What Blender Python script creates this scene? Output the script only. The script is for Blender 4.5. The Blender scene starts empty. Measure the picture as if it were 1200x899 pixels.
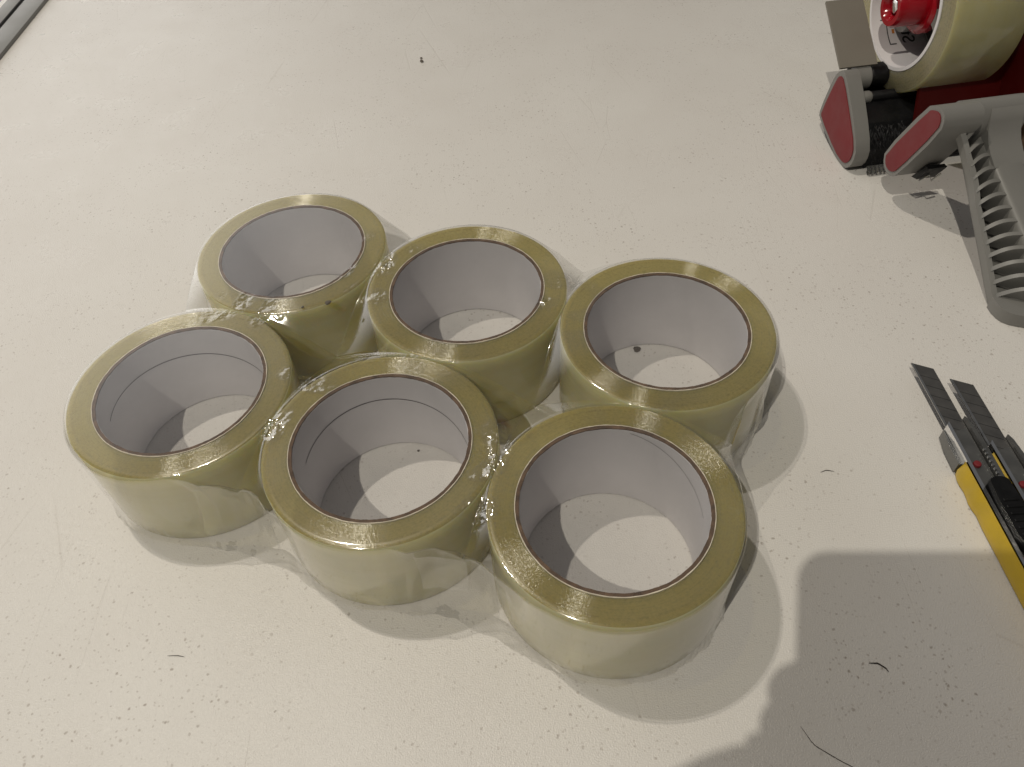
import bpy, bmesh, math, random
import numpy as np
from mathutils import Vector, Matrix, noise
random.seed(7)
S = 0.1                      # coordinates below are in decimetres; S turns them into metres
sc = bpy.context.scene
col = sc.collection
PI = math.pi

# ------------------------------------------------------------------ camera
CAM = Vector((0, 0, 3.1786))
PITCH, ROLL, FPX = 0.8558, -0.0665, 902.0
FWD = Vector((0, math.cos(PITCH), -math.sin(PITCH)))
R0 = Vector((1, 0, 0)); U0 = R0.cross(FWD)
RIGHT = math.cos(ROLL)*R0 + math.sin(ROLL)*U0
UP = -math.sin(ROLL)*R0 + math.cos(ROLL)*U0
cd = bpy.data.cameras.new('camera'); cam = bpy.data.objects.new('camera', cd); col.objects.link(cam)
cam.matrix_world = Matrix(((RIGHT.x, UP.x, -FWD.x, CAM.x*S), (RIGHT.y, UP.y, -FWD.y, CAM.y*S),
                           (RIGHT.z, UP.z, -FWD.z, CAM.z*S), (0, 0, 0, 1)))
cd.sensor_width = 36.0; cd.lens = FPX/1200*36.0
cd.clip_start = 0.004; cd.clip_end = 60
sc.camera = cam

# ------------------------------------------------------------------ room light (dim, slightly cool) and two ceiling lamps
w = bpy.data.worlds.new('World'); sc.world = w; w.use_nodes = True
wn = w.node_tree.nodes; wl = w.node_tree.links
bg = wn['Background']
wc = wn.new('ShaderNodeTexCoord'); wsx = wn.new('ShaderNodeSeparateXYZ'); wr = wn.new('ShaderNodeValToRGB')
wnz = wn.new('ShaderNodeTexNoise'); wnz.inputs['Scale'].default_value = 2.2; wnz.inputs['Detail'].default_value = 2
wm = wn.new('ShaderNodeMix'); wm.data_type = 'RGBA'; wm.blend_type = 'MULTIPLY'; wm.inputs[0].default_value = 0.55
wr2 = wn.new('ShaderNodeValToRGB')
wl.new(wc.outputs['Generated'], wsx.inputs[0]); wl.new(wsx.outputs['Z'], wr.inputs[0])
wr.color_ramp.elements[0].position = 0.0; wr.color_ramp.elements[0].color = (0.60, 0.56, 0.50, 1)
wr.color_ramp.elements[1].position = 0.7; wr.color_ramp.elements[1].color = (0.96, 0.95, 0.95, 1)
wl.new(wc.outputs['Generated'], wnz.inputs['Vector']); wl.new(wnz.outputs['Fac'], wr2.inputs[0])
wr2.color_ramp.elements[0].position = 0.38; wr2.color_ramp.elements[0].color = (0.45, 0.45, 0.45, 1)
wr2.color_ramp.elements[1].position = 0.62; wr2.color_ramp.elements[1].color = (1.4, 1.4, 1.4, 1)
wl.new(wr.outputs[0], wm.inputs[6]); wl.new(wr2.outputs[0], wm.inputs[7]); 
# soft glow added to the world, low at far left, to brighten the tabletop there
wd = wn.new('ShaderNodeVectorMath'); wd.operation = 'DOT_PRODUCT'; wd.inputs[1].default_value = Vector((-0.62, 0.74, 0.22)).normalized()
wnm = wn.new('ShaderNodeVectorMath'); wnm.operation = 'NORMALIZE'
wl.new(wc.outputs['Generated'], wnm.inputs[0]); wl.new(wnm.outputs[0], wd.inputs[0])
wr3 = wn.new('ShaderNodeValToRGB'); wr3.color_ramp.interpolation = 'EASE'
wr3.color_ramp.elements[0].position = 0.80; wr3.color_ramp.elements[0].color = (0, 0, 0, 1)
wr3.color_ramp.elements[1].position = 1.0; wr3.color_ramp.elements[1].color = (15.5, 15.1, 14.7, 1)
wa = wn.new('ShaderNodeMix'); wa.data_type = 'RGBA'; wa.blend_type = 'ADD'; wa.inputs[0].default_value = 1.0
wl.new(wd.outputs['Value'], wr3.inputs[0]); wl.new(wm.outputs[2], wa.inputs[6]); wl.new(wr3.outputs[0], wa.inputs[7])
wl.new(wa.outputs[2], bg.inputs['Color'])
bg.inputs['Strength'].default_value = 0.115

def lamp(name, loc, watts, rad, colr):
    ld = bpy.data.lights.new(name, 'POINT'); ld.energy = watts; ld.shadow_soft_size = rad*S; ld.color = colr
    o = bpy.data.objects.new(name, ld); o.location = Vector(loc)*S; col.objects.link(o); return o
lamp('ceiling_lamp', (-4.75, 5.75, 14.4), 31.0, 0.13, (1.0, 0.92, 0.79))
lamp('ceiling_lamp', (-8.6, -9.6, 23.5), 133.0, 0.15, (1.0, 0.94, 0.81))

sc.view_settings.view_transform = 'Standard'
try: sc.view_settings.look = 'None'
except Exception: pass
sc.view_settings.gamma = 1; sc.view_settings.use_curve_mapping = False
sc.view_settings.exposure = 0.0
sc.render.engine = 'CYCLES'
sc.cycles.use_denoising = True
sc.cycles.max_bounces = 14; sc.cycles.transparent_max_bounces = 24; sc.cycles.caustics_reflective = False
sc.cycles.caustics_refractive = False; sc.cycles.sample_clamp_indirect = 6

# ------------------------------------------------------------------ material helpers
class NT:
    def __init__(s, name):
        s.m = bpy.data.materials.new(name); s.m.use_nodes = True
        s.n = s.m.node_tree.nodes; s.l = s.m.node_tree.links
        s.b = s.n['Principled BSDF']; s.out = s.n['Material Output']
    def node(s, t, **kw):
        x = s.n.new(t)
        for k, v in kw.items(): setattr(x, k, v)
        return x
    def link(s, a, b): s.l.new(a, b)
    def val(s, sock, v): sock.default_value = v
    def coord(s, out='Object', scale=(1, 1, 1), rot=(0, 0, 0)):
        t = s.node('ShaderNodeTexCoord'); mp = s.node('ShaderNodeMapping')
        mp.inputs['Scale'].default_value = scale; mp.inputs['Rotation'].default_value = rot
        s.link(t.outputs[out], mp.inputs[0]); return mp.outputs[0]
    def noise(s, vec, scale, detail=3, rough=0.5):
        x = s.node('ShaderNodeTexNoise'); x.inputs['Scale'].default_value = scale
        x.inputs['Detail'].default_value = detail; x.inputs['Roughness'].default_value = rough
        s.link(vec, x.inputs['Vector']); return x.outputs['Fac']
    def ramp(s, fac, stops):
        x = s.node('ShaderNodeValToRGB'); e = x.color_ramp.elements
        while len(e) < len(stops): e.new(0.5)
        for i, (p, c) in enumerate(stops):
            e[i].position = p; e[i].color = (c, c, c, 1) if isinstance(c, (int, float)) else tuple(c) + (1,)
        s.link(fac, x.inputs[0]); return x.outputs[0]
    def mix(s, fac, a, b, mode='MIX'):
        x = s.node('ShaderNodeMix'); x.data_type = 'RGBA'; x.blend_type = mode
        for i, v in ((0, fac), (6, a), (7, b)):
            if isinstance(v, (int, float)): x.inputs[i].default_value = v if i == 0 else (v, v, v, 1)
            elif isinstance(v, tuple): x.inputs[i].default_value = v + (1,)
            else: s.link(v, x.inputs[i])
        return x.outputs[2]
    def math(s, op, a, b=0.0):
        x = s.node('ShaderNodeMath', operation=op)
        for i, v in ((0, a), (1, b)):
            if isinstance(v, (int, float)): x.inputs[i].default_value = v
            else: s.link(v, x.inputs[i])
        return x.outputs[0]
    def bump(s, h, strength=0.3, dist=0.001, prev=None):
        x = s.node('ShaderNodeBump'); x.inputs['Strength'].default_value = strength; x.inputs['Distance'].default_value = dist
        s.link(h, x.inputs['Height'])
        if prev is not None: s.link(prev, x.inputs['Normal'])
        return x.outputs[0]
    def set(s, **kw):
        for k, v in kw.items():
            k = k.replace('_', ' ')
            i = s.b.inputs[k]
            if hasattr(v, 'links'): s.link(v, i)
            elif isinstance(v, tuple) and len(v) == 3 and k != 'Subsurface Radius': i.default_value = v + (1,)
            else: i.default_value = v

def simple(name, c, rough=0.5, metal=0.0, var=0.12, scale=60, bump=0.15, bscale=400, bdist=0.0003, spec=0.5, coat=0.0):
    t = NT(name); v = t.coord()
    n = t.noise(v, scale, 4)
    f = t.ramp(n, [(0.3, 1-var), (0.7, 1+var)])
    t.set(Base_Color=t.mix(1.0, c, f, 'MULTIPLY'), Metallic=metal, Specular_IOR_Level=spec, Coat_Weight=coat, Coat_Roughness=0.15)
    r = t.ramp(t.noise(v, scale*2, 3), [(0.3, rough*0.85), (0.7, min(1, rough*1.2))]); t.set(Roughness=r)
    t.set(Normal=t.bump(t.noise(v, bscale, 2), bump, bdist))
    return t.m

def table_material():
    t = NT('white_laminate'); v = t.coord()
    base = t.ramp(t.noise(v, 5, 3), [(0.3, (0.63, 0.605, 0.575)), (0.7, (0.67, 0.65, 0.62))])
    base = t.mix(t.ramp(t.noise(v, 23, 4), [(0.45, 0.0), (0.75, 0.35)]), base, (0.61, 0.58, 0.545))
    # little grey-brown flecks pressed into the surface, in loose patches
    wv = t.node('ShaderNodeVectorMath', operation='ADD')
    nz = t.node('ShaderNodeTexNoise'); nz.inputs['Scale'].default_value = 260; t.link(v, nz.inputs['Vector'])
    sc_ = t.node('ShaderNodeVectorMath', operation='SCALE'); sc_.inputs['Scale'].default_value = 0.0022
    t.link(nz.outputs['Color'], sc_.inputs[0]); t.link(v, wv.inputs[0]); t.link(sc_.outputs[0], wv.inputs[1])
    def flecks(scale, cut, soft, rnd_cut):
        vo = t.node('ShaderNodeTexVoronoi'); vo.inputs['Scale'].default_value = scale
        t.link(wv.outputs[0], vo.inputs['Vector'])
        d = t.ramp(vo.outputs['Distance'], [(cut, 1.0), (cut+soft, 0.0)])
        sp = t.node('ShaderNodeSeparateColor'); t.link(vo.outputs['Color'], sp.inputs[0])
        k = t.ramp(sp.outputs[0], [(rnd_cut, 0.0), (rnd_cut+0.02, 1.0)])
        return t.math('MULTIPLY', d, k), sp.outputs[1]
    patch = t.ramp(t.noise(v, 14, 3, 0.65), [(0.40, 0.12), (0.62, 1.0)])
    f1, r1 = flecks(300, 0.10, 0.14, 0.66)
    f2, r2 = flecks(105, 0.030, 0.045, 0.72)
    f3, r3 = flecks(560, 0.15, 0.2, 0.72)
    fm = t.math('MULTIPLY', t.math('ADD', t.math('MULTIPLY', f1, 0.70), t.math('MULTIPLY', f3, 0.42)), patch)
    fm = t.math('ADD', fm, t.math('MULTIPLY', f2, 0.5))
    fm = t.math('MINIMUM', fm, 0.75)
    c = t.mix(fm, base, (0.25, 0.205, 0.17))
    # scratches: long thin hairlines in a few directions
    scr = None
    for rot, sc2, cut in ((0.1, (9, 1.1, 1), 0.0045), (1.25, (7, 0.8, 1), 0.004), (2.3, (11, 1.6, 1), 0.004)):
        vv = t.coord(scale=sc2, rot=(0, 0, rot))
        vo = t.node('ShaderNodeTexVoronoi', feature='DISTANCE_TO_EDGE'); vo.inputs['Scale'].default_value = 2.3
        t.link(vv, vo.inputs['Vector'])
        s_ = t.ramp(vo.outputs['Distance'], [(0.0, 1.0), (cut, 0.0)])
        s_ = t.math('MULTIPLY', s_, t.ramp(t.noise(v, 9+rot, 3), [(0.53, 0.0), (0.62, 1.0)]))
        scr = s_ if scr is None else t.math('MAXIMUM', scr, s_)
    c = t.mix(t.math('MULTIPLY', scr, 0.17), c, (0.33, 0.29, 0.25))
    t.set(Base_Color=c, Specular_IOR_Level=0.5)
    t.set(Roughness=t.ramp(t.noise(v, 30, 4), [(0.3, 0.26), (0.7, 0.35)]))
    b1 = t.bump(t.noise(v, 1500, 2, 0.6), 0.6, 0.00045)
    b2 = t.bump(t.noise(v, 350, 2), 0.12, 0.0006, b1)
    b3 = t.bump(t.math('ADD', scr, fm), 0.25, -0.0003, b2)
    t.set(Normal=b3)
    return t.m

GROOVE_A, GROOVE_R, GROOVE_ROUGH, GROOVE_F = 0.9, 0.0, 0.27, 0.13
T_TOP, T_SIDE = 0.30, 0.50
def tape_face_material(name='wound_tape_edge', c1=(0.35, 0.292, 0.092), c2=(0.395, 0.332, 0.118)):
    """wound tape seen edge-on: yellow translucent adhesive, concentric layer grooves"""
    t = NT(name); 
    tc = t.node('ShaderNodeTexCoord'); v = tc.outputs['Object']
    sx = t.node('ShaderNodeSeparateXYZ'); t.link(v, sx.inputs[0])
    r = t.math('SQRT', t.math('ADD', t.math('MULTIPLY', sx.outputs[0], sx.outputs[0]), t.math('MULTIPLY', sx.outputs[1], sx.outputs[1])))
    cmb = t.node('ShaderNodeCombineXYZ'); t.link(r, cmb.inputs[0]); 
    rings = t.noise(cmb.outputs[0], 1400, 4, 0.7)
    rings2 = t.noise(cmb.outputs[0], 160, 3, 0.6)
    c = t.ramp(rings2, [(0.3, c1), (0.7, c2)])
    c = t.mix(t.ramp(t.noise(v, 26, 2), [(0.35, 0.0), (0.75, 0.10)]), c, (0.34, 0.28, 0.12))
    t.set(Base_Color=c, Subsurface_Weight=1.0, Subsurface_Radius=(1.0, 0.85, 0.42), Subsurface_Scale=0.009)
    t.set(Specular_IOR_Level=0.55, Anisotropic=0.5)
    t.set(Roughness=0.32)
    tg = t.node('ShaderNodeTangent', direction_type='RADIAL', axis='Z'); t.link(tg.outputs[0], t.b.inputs['Tangent'])
    b = t.bump(rings, 0.10, 0.0002)
    b = t.bump(t.noise(v, 900, 2), 0.04, 0.0002, b)
    t.set(Normal=b, Anisotropic_Rotation=0.0)
    # the layer edges act as fine circular grooves: light streaks across them
    ga = t.node('ShaderNodeBsdfAnisotropic'); ga.inputs['Anisotropy'].default_value = GROOVE_A
    ga.inputs['Color'].default_value = (1, 0.97, 0.88, 1); ga.inputs['Rotation'].default_value = GROOVE_R
    ga.inputs['Roughness'].default_value = GROOVE_ROUGH
    t.link(tg.outputs[0], ga.inputs['Tangent'])
    gb = t.bump(t.noise(v, 1300, 2, 0.7), 0.16, 0.00045); t.link(gb, ga.inputs['Normal'])
    ms = t.node('ShaderNodeMixShader')
    sp = t.ramp(t.noise(v, 700, 3, 0.7), [(0.38, GROOVE_F*0.35), (0.68, GROOVE_F*2.3)])
    sp = t.math('MULTIPLY', sp, t.ramp(t.noise(cmb.outputs[0], 900, 3, 0.7), [(0.38, 0.25), (0.62, 1.5)]))
    t.link(sp, ms.inputs[0]); t.link(t.b.outputs[0], ms.inputs[1]); t.link(ga.outputs[0], ms.inputs[2])
    tp = t.node('ShaderNodeBsdfTransparent'); tp.inputs[0].default_value = (0.86, 0.80, 0.44, 1)
    m3 = t.node('ShaderNodeMixShader'); m3.inputs[0].default_value = T_TOP
    t.link(ms.outputs[0], m3.inputs[1]); t.link(tp.outputs[0], m3.inputs[2]); t.link(m3.outputs[0], t.out.inputs[0])
    return t.m

def tape_side_material(name='wound_tape_side', k=1.0):
    """outer wrap of clear tape: glossy, pale yellow body showing through"""
    t = NT(name); v = t.coord()
    vz = t.coord(scale=(1, 1, 9))
    c = t.ramp(t.noise(vz, 14, 3), [(0.3, (0.86, 0.81, 0.48)), (0.7, (0.91, 0.87, 0.57))])
    if k < 1: c = t.mix(1.0, c, (k, k*1.02, k*1.0), 'MULTIPLY')
    t.set(Base_Color=c, Subsurface_Weight=1.0, Subsurface_Radius=(1.0, 0.85, 0.45), Subsurface_Scale=0.012,
          Specular_IOR_Level=0.5, Roughness=0.22, Coat_Weight=0.8, Coat_Roughness=0.05)
    t.set(Normal=t.bump(t.noise(vz, 30, 3), 0.25, 0.0008))
    tp = t.node('ShaderNodeBsdfTransparent'); tp.inputs[0].default_value = (0.95, 0.91, 0.72, 1)
    m3 = t.node('ShaderNodeMixShader'); m3.inputs[0].default_value = T_SIDE
    t.link(t.b.outputs[0], m3.inputs[1]); t.link(tp.outputs[0], m3.inputs[2]); t.link(m3.outputs[0], t.out.inputs[0])
    return t.m

def film_material():
    t = NT('clear_shrink_film')
    t.n.remove(t.b)
    v = t.coord()
    at = t.node('ShaderNodeAttribute', attribute_name='crinkle')
    big = t.noise(v, 55, 2)
    vx = t.coord(scale=(1, 1, 0.25))
    pleat = t.noise(vx, 120, 3, 0.6)
    fine = t.noise(v, 250, 1.5, 0.5)
    n1 = t.bump(big, 0.35, 0.002); n2 = t.bump(pleat, 0.30, 0.0012, n1)
    k = t.math('MINIMUM', t.math('MULTIPLY', t.math('SUBTRACT', at.outputs['Fac'], 0.04), 4.0), 0.5)
    k = t.math('MAXIMUM', k, 0.0)
    for l_ in list(n1.node.inputs['Strength'].links): pass
    t.link(k, n1.node.inputs['Strength']); t.link(k, n2.node.inputs['Strength'])
    bf = t.node('ShaderNodeBump'); bf.inputs['Distance'].default_value = 0.0075
    t.link(fine, bf.inputs['Height']); t.link(n2, bf.inputs['Normal'])
    t.link(t.math('MAXIMUM', t.math('SUBTRACT', at.outputs['Fac'], 0.055), 0.0), bf.inputs['Strength'])
    tr = t.node('ShaderNodeBsdfTransparent'); tr.inputs[0].default_value = (0.985, 0.985, 0.985, 1)
    gl = t.node('ShaderNodeBsdfGlossy'); gl.inputs['Roughness'].default_value = 0.11; gl.inputs[0].default_value = (1, 1, 1, 1)
    df = t.node('ShaderNodeBsdfTranslucent'); df.inputs[0].default_value = (0.9, 0.9, 0.9, 1)
    geo = t.node('ShaderNodeNewGeometry'); dt = t.node('ShaderNodeVectorMath', operation='DOT_PRODUCT')
    t.link(bf.outputs[0], dt.inputs[0]); t.link(geo.outputs['Incoming'], dt.inputs[1])
    t.link(t.ramp(at.outputs['Fac'], [(0.12, 0.09), (0.4, 0.13)]), gl.inputs['Roughness'])
    t.link(bf.outputs[0], gl.inputs['Normal'])
    m1 = t.node('ShaderNodeMixShader'); m2 = t.node('ShaderNodeMixShader')
    hz = t.ramp(t.noise(vx, 60, 4, 0.65), [(0.42, 0.010), (0.70, 0.075)])
    hz = t.math('MULTIPLY', hz, t.math('ADD', 0.8, t.math('MULTIPLY', at.outputs['Fac'], 1.2)))
    t.link(hz, m1.inputs[0]); t.link(tr.outputs[0], m1.inputs[1]); t.link(df.outputs[0], m1.inputs[2])
    c5 = t.math('POWER', t.math('SUBTRACT', 1.0, t.math('MINIMUM', t.math('ABSOLUTE', dt.outputs['Value']), 1.0)), 4.5)
    f2 = t.math('MINIMUM', t.math('ADD', t.math('ADD', 0.11, t.math('MINIMUM', t.math('MULTIPLY', at.outputs['Fac'], 0.5), 0.08)), t.math('MULTIPLY', c5, 1.1)), 0.7)
    t.link(f2, m2.inputs[0]); t.link(m1.outputs[0], m2.inputs[1]); t.link(gl.outputs[0], m2.inputs[2])
    t.link(m2.outputs[0], t.out.inputs[0])
    return t.m

M = {}
M['table'] = table_material()
M['tface'] = tape_face_material()
M['tface_gun'] = tape_face_material('wound_tape_edge_pale', (0.32, 0.29, 0.175), (0.37, 0.335, 0.215))
M['tside'] = tape_side_material()
M['tside_gun'] = tape_side_material('wound_tape_side_dull', 0.66)
M['film'] = film_material()
M['board'] = simple('brown_cardboard', (0.11, 0.066, 0.038), 0.9, var=0.45, scale=300, bump=0.6, bscale=900, bdist=0.0006)
M['liner'] = simple('white_core_paper', (0.62, 0.60, 0.61), 0.62, var=0.05, scale=25, bump=0.2, bscale=500, spec=0.3)
M['seam'] = simple('paper_seam', (0.16, 0.14, 0.14), 0.8)
M['paleedge'] = simple('pale_paper_edge', (0.74, 0.67, 0.54), 0.8, var=0.2, scale=200)
M['grey'] = simple('grey_plastic', (0.178, 0.174, 0.164), 0.42, var=0.05, scale=20, bump=0.12, bscale=1500, bdist=0.0002)
M['flapgrey'] = simple('pale_grey_plastic', (0.175, 0.160, 0.135), 0.55, var=0.05, scale=20)
M['inset'] = simple('red_rubber', (0.155, 0.012, 0.016), 0.6, var=0.08, scale=40, bump=0.15, bscale=1500, bdist=0.0002)
M['red'] = simple('shaded_red_paint', (0.05, 0.0015, 0.001), 0.5, spec=0.2, var=0.08)  # base colour darkened to carry the shade beneath the gun's roll
M['redgloss'] = simple('glossy_red_plastic', (0.26, 0.004, 0.010), 0.16, var=0.04, bump=0.03)
M['black'] = simple('black_plastic', (0.006, 0.006, 0.0065), 0.42, spec=0.25, var=0.3, scale=90, bump=0.3, bscale=300, bdist=0.0008)
M['bristle'] = simple('black_bristles', (0.010, 0.010, 0.011), 0.5, var=0.5, scale=200, bump=0.8, bscale=500, bdist=0.0015)
M['steel'] = simple('brushed_steel', (0.55, 0.55, 0.54), 0.28, metal=1.0, var=0.12, scale=120)
M['blade'] = simple('blade_steel', (0.17, 0.165, 0.16), 0.42, metal=0.85, var=0.10, scale=60)
M['score'] = simple('dark_score_steel', (0.07, 0.07, 0.07), 0.5, metal=0.8)  # darker steel for the snap-off score lines
M['sleeve'] = simple('dull_steel_sleeve', (0.19, 0.19, 0.185), 0.36, metal=0.8, var=0.12, scale=80)
M['chrome'] = simple('chrome', (0.8, 0.8, 0.8), 0.12, metal=1.0, var=0.05)
M['yellow'] = simple('yellow_plastic', (0.50, 0.335, 0.005), 0.38, var=0.10, scale=70, bump=0.35, bscale=160, bdist=0.0006, coat=0.3)
M['alu'] = simple('anodised_aluminium', (0.24, 0.24, 0.235), 0.55, metal=0.0, var=0.06, scale=10)
M['groove'] = simple('dark_groove', (0.02, 0.02, 0.02), 0.7)
M['ink'] = simple('black_ink', (0.03, 0.03, 0.035), 0.7)
M['orangeink'] = simple('orange_ink', (0.45, 0.16, 0.03), 0.7)
M['brownbox'] = simple('brown_cork', (0.16, 0.10, 0.065), 0.85, var=0.5, scale=160, bump=0.6)
M['crumb'] = simple('dark_crumb', (0.10, 0.085, 0.07), 0.85, var=0.4, scale=600)
M['hair'] = simple('dark_fibre', (0.05, 0.04, 0.035), 0.6)
M['screen'] = simple('phone_glass', (0.02, 0.02, 0.022), 0.15, var=0.02)
M['skin'] = simple('skin', (0.38, 0.22, 0.16), 0.5, var=0.08, scale=40, bump=0.2, bscale=700)
M['cloth'] = simple('navy_knit_sleeve', (0.03, 0.035, 0.06), 0.9, var=0.2, scale=200, bump=0.6, bscale=600)

# ------------------------------------------------------------------ object helpers
def thing(name, label, cat, loc=(0, 0, 0), rotz=0, group=None):
    o = bpy.data.objects.new(name, None); o.empty_display_size = 0.02; col.objects.link(o)
    o.location = Vector(loc)*S; o.rotation_euler = (0, 0, rotz)
    o['label'] = label; o['category'] = cat
    if group: o['group'] = group
    return o
def tag(o, label, cat, group=None):
    o['label'] = label; o['category'] = cat
    if group: o['group'] = group
    return o
def finish(name, bm, mats, parent=None, smooth=True, angle=35):
    if not isinstance(mats, (list, tuple)): mats = [mats]
    bmesh.ops.recalc_face_normals(bm, faces=bm.faces)
    me = bpy.data.meshes.new(name)
    for v in bm.verts: v.co = v.co*S
    for f in bm.faces: f.smooth = smooth
    if smooth:
        lim = math.radians(angle)
        for e in bm.edges:
            if len(e.link_faces) == 2 and e.calc_face_angle(0) > lim: e.smooth = False
    bm.to_mesh(me); bm.free()
    for m in mats: me.materials.append(m)
    o = bpy.data.objects.new(name, me); col.objects.link(o)
    if parent is not None: o.parent = parent
    return o
def bevel(bm, w, seg=2, angle=30):
    ed = [e for e in bm.edges if len(e.link_faces) == 2 and e.calc_face_angle(0) > math.radians(angle)]
    if ed: bmesh.ops.bevel(bm, geom=ed, offset=w, segments=seg, profile=0.5, affect='EDGES', clamp_overlap=True)
    return bm
def prism(pts, fn, d0, d1, bm=None):
    """polygon pts (2D) -> fn(d, p, q) gives 3D; extruded from d0 to d1"""
    bm = bm or bmesh.new()
    a = [bm.verts.new(fn(d0, *p)) for p in pts]; b = [bm.verts.new(fn(d1, *p)) for p in pts]
    n = len(pts)
    bm.faces.new(a); bm.faces.new(b[::-1])
    for i in range(n): bm.faces.new((a[i], b[i], b[(i+1) % n], a[(i+1) % n]))
    return bm
def box(c, s, bm=None, m=None):
    bm = bm or bmesh.new()
    g = bmesh.ops.create_cube(bm, size=1)['verts']
    bmesh.ops.scale(bm, vec=s, verts=g)
    if m is not None: bmesh.ops.transform(bm, matrix=m, verts=g)
    bmesh.ops.translate(bm, vec=c, verts=g)
    return bm
def lathe(profile, n=96, bm=None, closed=True, mats=None, axis='Z'):
    """profile list of (r, z); closed ring"""
    bm = bm or bmesh.new(); rows = []
    for r, z in profile:
        row = []
        for i in range(n):
            a = 2*PI*i/n
            p = (r*math.cos(a), r*math.sin(a), z)
            if axis == 'X': p = (z, r*math.cos(a), r*math.sin(a))
            row.append(bm.verts.new(p))
        rows.append(row)
    m = len(rows)
    for j in range(m if closed else m-1):
        for i in range(n):
            f = bm.faces.new((rows[j][i], rows[j][(i+1) % n], rows[(j+1) % m][(i+1) % n], rows[(j+1) % m][i]))
            if mats: f.material_index = mats[j]
    return bm
def smoothpoly(pts, it=2):
    for _ in range(it):
        o = []
        for i in range(len(pts)):
            p, q = pts[i], pts[(i+1) % len(pts)]
            o += [(p[0]*.75+q[0]*.25, p[1]*.75+q[1]*.25), (p[0]*.25+q[0]*.75, p[1]*.25+q[1]*.75)]
        pts = o
    return pts
def tube(pts, r, n=8, bm=None, taper=None):
    bm = bm or bmesh.new(); rings = []
    pts = [Vector(p) for p in pts]
    for i, p in enumerate(pts):
        d = (pts[min(i+1, len(pts)-1)]-pts[max(i-1, 0)]).normalized()
        s = d.cross(Vector((0, 0, 1)));  s = s.normalized() if s.length > 1e-4 else Vector((1, 0, 0))
        t = s.cross(d)
        rr = r*(taper[i] if taper else 1)
        rings.append([bm.verts.new(p + s*rr*math.cos(2*PI*k/n) + t*rr*math.sin(2*PI*k/n)) for k in range(n)])
    for a, b in zip(rings, rings[1:]):
        for k in range(n): bm.faces.new((a[k], a[(k+1) % n], b[(k+1) % n], b[k]))
    bm.faces.new(rings[0]); bm.faces.new(rings[-1][::-1])
    return bm

# ------------------------------------------------------------------ the setting: the table and its metal edge rail
bm = box((0.6, 6.0, -0.16), (11.2, 34, 0.32)); bevel(bm, 0.02)
o = finish('table_top', bm, M['table'], smooth=False); o['kind'] = 'structure'
bm = bmesh.new()
RX0, RX1 = -5.04, -4.47
t = thing('edge_rail', 'grey aluminium rail with a dark groove along the left edge of the white table', 'rail', (0, 0, 0))
zt = 0.035
finish('rail_strip', bevel(box(((-4.475-4.69)/2, 6, zt/2+.0005), (4.69-4.475, 33.9, zt)), 0.006), M['alu'], t)
finish('rail_strip', bevel(box(((-4.735-4.88)/2, 6, zt/2+.0005), (4.88-4.735, 33.9, zt)), 0.006), M['alu'], t)
finish('groove', box((-4.7125, 6, 0.006), (0.043, 33.9, 0.012)), M['groove'], t)

# ------------------------------------------------------------------ six tape rolls
RO, RI, RC, H = 0.515, 0.400, 0.381, 0.5143
CEN = {'A': (-1.157, 3.395), 'B': (-0.200, 2.984), 'C': (0.763, 2.603), 'D': (-1.549, 2.428), 'E': (-0.587, 2.022), 'F': (0.376, 1.637)}
LAB = {'A': 'clear tape roll at the back left of the pack, dark specks on its front edge',
       'B': 'clear tape roll in the middle of the back row of the wrapped pack',
       'C': 'clear tape roll at the right end of the back row, crumb inside its core',
       'D': 'clear tape roll at the left end of the front row, seam line round its core',
       'E': 'clear tape roll in the middle of the front row, seam line in its core',
       'F': 'clear tape roll at the front right of the pack, nearest the rounded shadow'}
def winding_mesh():
    n = 160; bm = bmesh.new(); c = 0.010
    prof = [(RI+.002, 0.004), (RO-c, 0.004), (RO-.003, 0.006), (RO, 0.004+c)]
    prof += [(RO, H*k/6) for k in range(1, 6)]
    prof += [(RO, H-c), (RO-.003, H-.003), (RO-c, H), (RO-.03, H), ((RO+RI)/2, H), (RI+.02, H), (RI+.002, H)]
    m = len(prof); mats = [0]*m
    for j in range(m):
        r0, z0 = prof[j]; r1, z1 = prof[(j+1) % m]
        mats[j] = 1 if (r0 > RO-.004 and r1 > RO-.004) else 0
    return lathe(prof, n, bm, True, mats)
def ragged_ring(r0, r1, z0, z1, amp, seed, n=220, zamp=0.0):
    bm = bmesh.new(); rows = [[], [], [], []]
    for i in range(n):
        a = 2*PI*i/n; d = Vector((math.cos(a), math.sin(a), 0))
        k = noise.noise(Vector((d.x*9+seed, d.y*9, seed)))*amp + noise.noise(Vector((d.x*30+seed, d.y*30, seed)))*amp*.7
        kz = noise.noise(Vector((d.x*22+seed, d.y*22, seed+5)))*zamp
        rows[0].append(bm.verts.new(d*(r0+max(k, -amp)) + Vector((0, 0, z0)))); rows[1].append(bm.verts.new(d*r1 + Vector((0, 0, z0))))
        rows[2].append(bm.verts.new(d*(r1) + Vector((0, 0, z1+kz)))); rows[3].append(bm.verts.new(d*(r0+max(k, -amp)) + Vector((0, 0, z1+kz))))
    for j in range(4):
        for i in range(n):
            q = (i+1) % n
            bm.faces.new((rows[j][i], rows[j][q], rows[(j+1) % 4][q], rows[(j+1) % 4][i]))
    return bm
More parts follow.
